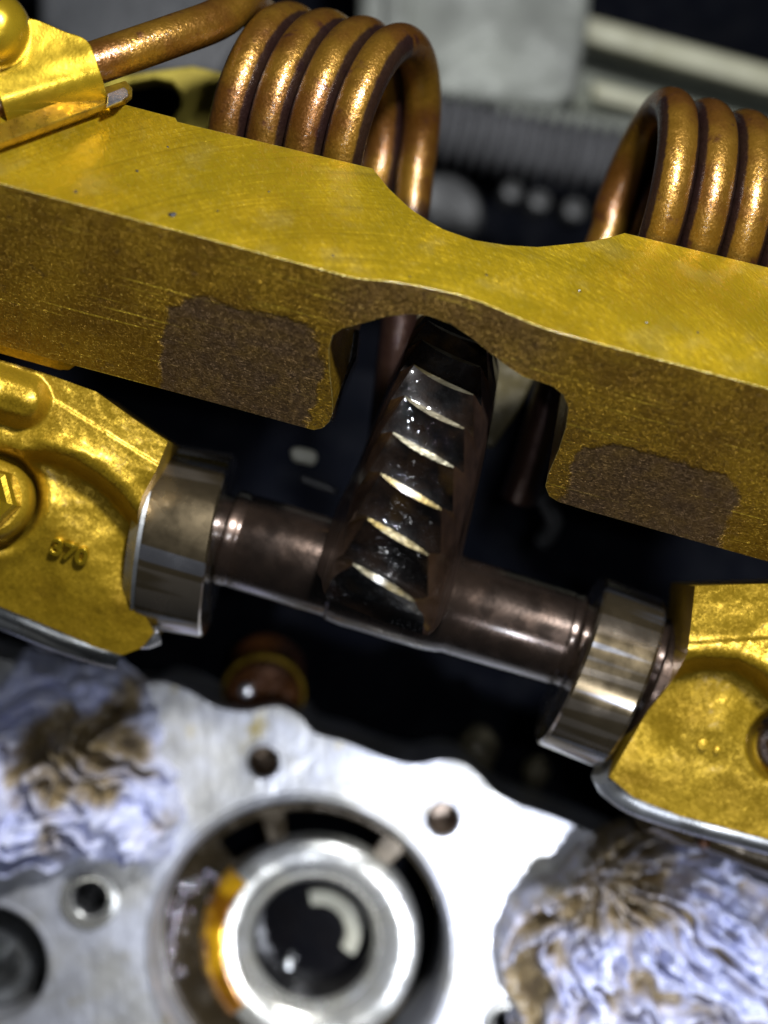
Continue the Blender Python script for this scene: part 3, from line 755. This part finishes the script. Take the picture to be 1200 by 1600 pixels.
capl = thing('bearing_cap', 'rough gold cast cap at the left, with a bolt and raised number', 'bearing cap', V(100, 800, -40), 'gold bearing caps over the shaft')
coons('casting', [(-120, 528), (0, 562), (70, 583), (150, 612), (205, 652), (262, 690)], [(-120, 905), (0, 948), (90, 985), (150, 1012), (190, 1024), (222, 1012), (240, 990)],
      [(-120, 528), (-120, 905)], [(262, 690), (244, 735), (222, 776), (216, 800), (214, 850), (217, 910), (226, 960), (240, 990)], z_left, G_CAST, capl, 130, 140, 26)
# grey lower skirt of the cap
sweep('lower_edge', catmull([V(-120, 915, -36), V(0, 956, -35), V(90, 992, -36), (V(150, 1012, -37)), V(186, 1020, -38)], 8), 3.3, GREY, capl, 16)
sweep('lower_edge', catmull([V(196, 960, -31), V(204, 990, -33), V(224, 996, -34), V(240, 988, -35)], 8), [1.3 + .06 * i for i in range(25)], SILVER, capl, 16)  # silver piece added to stand in for a white highlight on the corner
bl = thing('cap_bolt', 'gold hex bolt in the left cap at the picture edge', 'bolt', V(-15, 780, -16), 'bolts in the gold caps')
lathe('flange', [(-6, 7.6), (-1.2, 7.6), (0, 7.0), (.6, 6.2)], V(-18, 778, -15.5), (0.03, .05, 1), G_CAST, bl, 48)
lathe('hex_head', [(0, 6.3), (4.0, 6.2), (5.2, 5.6), (5.6, 4.6), (5.0, 3.0), (4.8, .01)], V(-18, 778, -15.5), (0.03, .05, 1), G_CLIP, bl, 6, smooth=False)
# raised number
cu = bpy.data.curves.new('number', 'FONT'); cu.body = '370'; cu.size = 4.8; cu.extrude = .5; cu.bevel_depth = .16; cu.bevel_resolution = 2; cu.align_x = 'CENTER'; cu.space_character = 1.0; cu.offset = .06
tmp = bpy.data.objects.new('tmp_number', cu); C.collection.objects.link(tmp)
dg = bpy.context.evaluated_depsgraph_get(); tm = bpy.data.meshes.new_from_object(tmp.evaluated_get(dg)); bpy.data.objects.remove(tmp)
pc = V(106, 872, z_left(106, 866) + .25)
sl = Matrix.Rotation(R_(-13), 4, 'Y') @ Matrix.Rotation(R_(20), 4, 'X')
def norm_at(zf, px, py):
    a, b, c = V(px, py, zf(px, py)), V(px + 8, py, zf(px + 8, py)), V(px, py - 8, zf(px, py - 8))
    return (b - a).cross(c - a).normalized()
nn = norm_at(z_left, 106, 866); ex = Vector((math.cos(R_(-6)), math.sin(R_(-6)), 0)); ex = (ex - nn * ex.dot(nn)).normalized(); ey = nn.cross(ex)
for v in tm.vertices: v.co = pc + ex * v.co.x + ey * v.co.y + nn * v.co.z
tm.materials.clear(); o = link('raised_number', tm, G_CLIP, capl)

garc2 = [(990, 1100), (1030, 1058), (1062, 1040), (1100, 1033), (1150, 1035), (1185, 1055), (1215, 1090)]
def z_right(px, py):
    u, v = rot_uv(px, py, 1085, 920)
    z = -14 - .014 * v - .036 * max(0, v - 95) - .0011 * max(0, v - 290) ** 1.6 * .4
    d, sd_ = seg_dist(px, py, garc2)
    z -= 4.8 * sstep(-9, 16, sd_) - 3.2 * sstep(20, 110, sd_)
    z += 1.2 * math.exp(-((sd_ + 18) / 16) ** 2)
    z -= .4 * sstep(-2, 2, py - (1004 - (px - 1085) * .06)) 
    z += 2.0 * sstep(60, 10, math.hypot(px - 1215, py - 1030))
    z -= 8 * sstep(62, 48, math.hypot(px - 1226, py - 1165))
    z -= .00012 * max(0, 1060 - px) ** 2
    z += .35 * fbm(px * .02 + 9, py * .02, 2, 4)
    return z
capr = thing('bearing_cap', 'rough gold cast cap at the right edge beside the slotted shaft lobe', 'bearing cap', V(1120, 1100, -40), 'gold bearing caps over the shaft')
coons('casting', [(1086, 916), (1140, 914), (1210, 912), (1330, 908)], [(952, 1214), (990, 1246), (1060, 1274), (1120, 1290), (1200, 1312), (1330, 1345)],
      [(1086, 916), (1080, 975), (1074, 1022), (1048, 1068), (1012, 1112), (984, 1160), (952, 1214)], [(1330, 908), (1330, 1345)], z_right, G_CAST, capr, 130, 130, 26)
sweep('lower_edge', catmull([V(948, 1206, -33), V(962, 1228, -35), V(1000, 1252, -36), V(1080, 1278, -37), V(1150, 1296, -37), V(1260, 1326, -37)], 8), 3.2, GREY, capr, 16)
o = lathe('cast_mark', [(0, 1.2), (.5, 1.0), (.8, .01)], V(1098, 1163, z_right(1098, 1163)), (0, 0, 1), G_CAST, capr, 14)
o = lathe('cast_mark', [(0, .8), (.5, .6), (.7, .01)], V(1120, 1172, z_right(1120, 1172)), (0, 0, 1), G_CAST, capr, 14)
b2 = thing('cap_bolt', 'dark bolt sunk in the right gold cap', 'bolt', V(1226, 1165, -30), 'bolts in the gold caps')
lathe('hex_head', [(-6, 4.6), (2.6, 4.4), (3.6, 3.8), (3.8, 2.6), (3.0, 1.8), (3.0, .01)], V(1226, 1165, -31), (0, 0, 1), SHAFT, b2, 6, smooth=False)
lathe('flange', [(-7, 5.4), (-.6, 5.4), (0, 4.8)], V(1226, 1165, -31), (0, 0, 1), SHAFT, b2, 40)

# ------------------------------------------------------------------ small pieces down in the cavity
pz = thing('amber_plug', 'round amber oiled plug in the dark gap below the left lobe', 'plug', V(412, 1085, -100))
lathe('plug_body', [(-14, 9.0), (0, 9.0), (2, 8.2), (3.2, 6.4), (3.4, .01)], V(412, 1085, -96), (0.1, -.35, 1), AMBER, pz, 48)
lathe('plug_band', [(-3.0, 9.0), (-2.4, 9.7), (-.8, 9.7), (-.2, 9.0)], V(412, 1085, -96), (0.1, -.35, 1), G_SHIM, pz, 48)
lathe('plug_tip', [(0, 1.8), (1.6, 1.7), (2.4, .9), (2.5, .01)], V(386, 1078, -92), (0, 0, 1), SILVER, pz, 20)
def blob(name, label, cat, px, py, z, r, mat, sc=(1, 1, 1), rot=0):
    bm = bmesh.new(); bmesh.ops.create_icosphere(bm, subdivisions=4, radius=r)
    for v in bm.verts:
        v.co *= 1 + .18 * fbm(v.co.x * .3 + px, v.co.y * .3, v.co.z * .3, 3)
        v.co = Matrix.Rotation(R_(rot), 3, 'Z') @ Vector((v.co.x * sc[0], v.co.y * sc[1], v.co.z * sc[2])) + V(px, py, z)
    me = bpy.data.meshes.new(name); bm.to_mesh(me); bm.free()
    o = link(name, me, mat); finish(o); return tag(o, label, cat)
CAVB = plain('cavity_brown', (.10, .085, .05), (.06, .05, .03), .3, .45, .1, .5, .3)
blob('casting_lump', 'dim brown casting lump low in the dark gap above the bare hole', 'casting', 748, 1172, -120, 4.5, CAVB, (1, 1.4, 1), 20)
blob('casting_lump', 'small olive casting lump in the dark gap under the right lobe', 'casting', 838, 1206, -120, 3.4, CAVB, (1, 1.2, 1))
def boxy(name, label, cat, px, z, depth, mat, bev=.6):
    return tag(prism(name, [V(x, y, z) for x, y in px], (0, 0, -depth), mat, None, bev, 3), label, cat)
boxy('pale_tab', 'small pale plastic tab in the black gap under the gold bar', 'tab', [(452, 702), (464, 697), (492, 704), (497, 714), (490, 728), (456, 720)], -58, 3, PALE, .8)
tag(sweep('thin_pipe', catmull([V(845, 770, -70), V(858, 795, -72), V(866, 815, -74), V(858, 835, -76), V(846, 846, -78)], 8), 1.9, DARKGREY, None, 16), 'thin grey bent pipe end below the right part of the gold bar', 'pipe')
boxy('dark_bracket', 'dark bracket strip in the gap beside the left shaft end', 'bracket', [(470, 742), (505, 752), (530, 766), (526, 772), (495, 764), (468, 752)], -50, 3, DARK, .5)
# under the caps
br = thing('oil_bracket', 'dark bent bracket with an amber bead below the left gold cap', 'bracket', V(90, 990, -55))
sweep('strip', catmull([V(10, 950, -48), V(40, 975, -52), V(70, 1000, -54), V(130, 1005, -54), V(180, 1018, -54)], 8), 2.2, OILBROWN, br, 14)
lathe('bead', [(-2, 1.6), (.6, 1.4), (1.3, .8), (1.5, .01)], V(60, 985, -48), (0, 0, 1), AMBER, br, 20)
rb = thing('rail_piece', 'brown oily rail with a pale rod end under the right gold cap', 'rail', V(1110, 1300, -55))
sweep('rail', catmull([V(1015, 1268, -50), V(1060, 1290, -54), V(1110, 1302, -54), V(1180, 1330, -54), V(1260, 1360, -54)], 8), 4.0, OILBROWN, rb, 18)
sweep('rod', [V(1140, 1298, -46), V(1160, 1304, -46), V(1190, 1310, -46)], 1.5, PALE, rb, 16)
lathe('bead', [(-2, 1.4), (.6, 1.2), (1.2, .7), (1.4, .01)], V(1100, 1317, -47), (0, 0, 1), AMBER, rb, 20)

# ------------------------------------------------------------------ blurred engine bay behind
eb = thing('engine_block', 'pale grey cast block out of focus behind the left spring', 'engine block', V(760, 60, -190))
prism('block_body', [V(x, y, -160) for x, y in ((560, -160), (935, -160), (922, 20), (905, 150), (870, 168), (760, 160), (690, 150), (560, 130))], (0, 0, -40), ENGINE_GREY, eb, 3, 3)
prism('block_rib', [V(x, y, -156) for x, y in ((600, -100), (650, -100), (640, 40), (690, 110), (660, 120), (600, 60))], (0, 0, -3), ENGINE_GREY, eb, 1)
ho = thing('corrugated_hose', 'black corrugated hose running behind the gap between the springs', 'hose', V(800, 230, -150))
P = []; rr = []
A, B = V(560, 176, -112), V(1090, 281, -112); L = (B - A).length; nr_ = int(L / 3.2)
for i in range(nr_ * 8 + 1):
    t = i / (nr_ * 8); P.append(A.lerp(B, t)); rr.append(7.6 + 1.5 * math.cos(2 * math.pi * i / 8))
sweep('hose_wall', P, rr, BLACKRUB, ho, 28)
ho2 = thing('thin_conduit', 'thin grey ribbed conduit just above the black hose', 'conduit', V(890, 195, -165))
P = []; rr = []
A, B = V(780, 172, -165), V(1060, 216, -165); L = (B - A).length; nr_ = int(L / 2.4)
for i in range(nr_ * 8 + 1):
    t = i / (nr_ * 8); P.append(A.lerp(B, t)); rr.append(2.6 + .5 * math.cos(2 * math.pi * i / 8))
sweep('conduit_wall', P, rr, ENGINE_GREY, ho2, 18)
pn = boxy('side_panel', 'olive grey panel behind the tan rails at top right', 'panel', [(890, 40), (1300, 175), (1300, 280), (1000, 250), (900, 190)], -205, 6, OLIVE)
boxy('tan_rail', 'long tan rail slanting across the top right corner', 'rail', [(915, 22), (1300, 128), (1300, 170), (1200, 142), (915, 62)], -180, 9, TAN, 1.5).__setitem__('group', 'tan rails behind the right spring')
boxy('tan_rail', 'short tan rail just above the right spring', 'rail', [(925, 124), (1010, 146), (1060, 165), (1060, 190), (1000, 174), (925, 152)], -180, 9, TAN, 1.5).__setitem__('group', 'tan rails behind the right spring')
for (x, y, r, lab) in ((800, 300, 3.2, 'dimmest small round bolt head under the hose, leftmost of three'), (843, 314, 3.4, 'middle of three small bolt heads under the hose'), (898, 328, 3.6, 'brightest bolt head under the hose, nearest the right spring')):
    t = lathe('bolt_head', [(-6, r), (0, r), (1.2, r * .8), (1.6, .01)], V(x, y, -185), (.1, .2, 1), DARKGREY, None, 28)
    tag(t, lab, 'bolt', 'bolt heads under the hose')
tag(lathe('grey_canister', [(-20, 12), (0, 12), (1.5, 10.5), (2, .01)], V(690, 335, -190), (.1, .1, 1), DARKGREY, None, 40), 'dark grey round canister behind the left spring leg', 'canister')
boxy('dark_cover', 'dark grey cover out of focus at top left behind the spring end', 'cover', [(60, -160), (420, -160), (380, 60), (340, 120), (160, 110), (60, 40)], -150, 12, plain('dark_cover_grey', (.05, .052, .055), (.075, .075, .078), .1, .5, .04, .4, .3), 2)
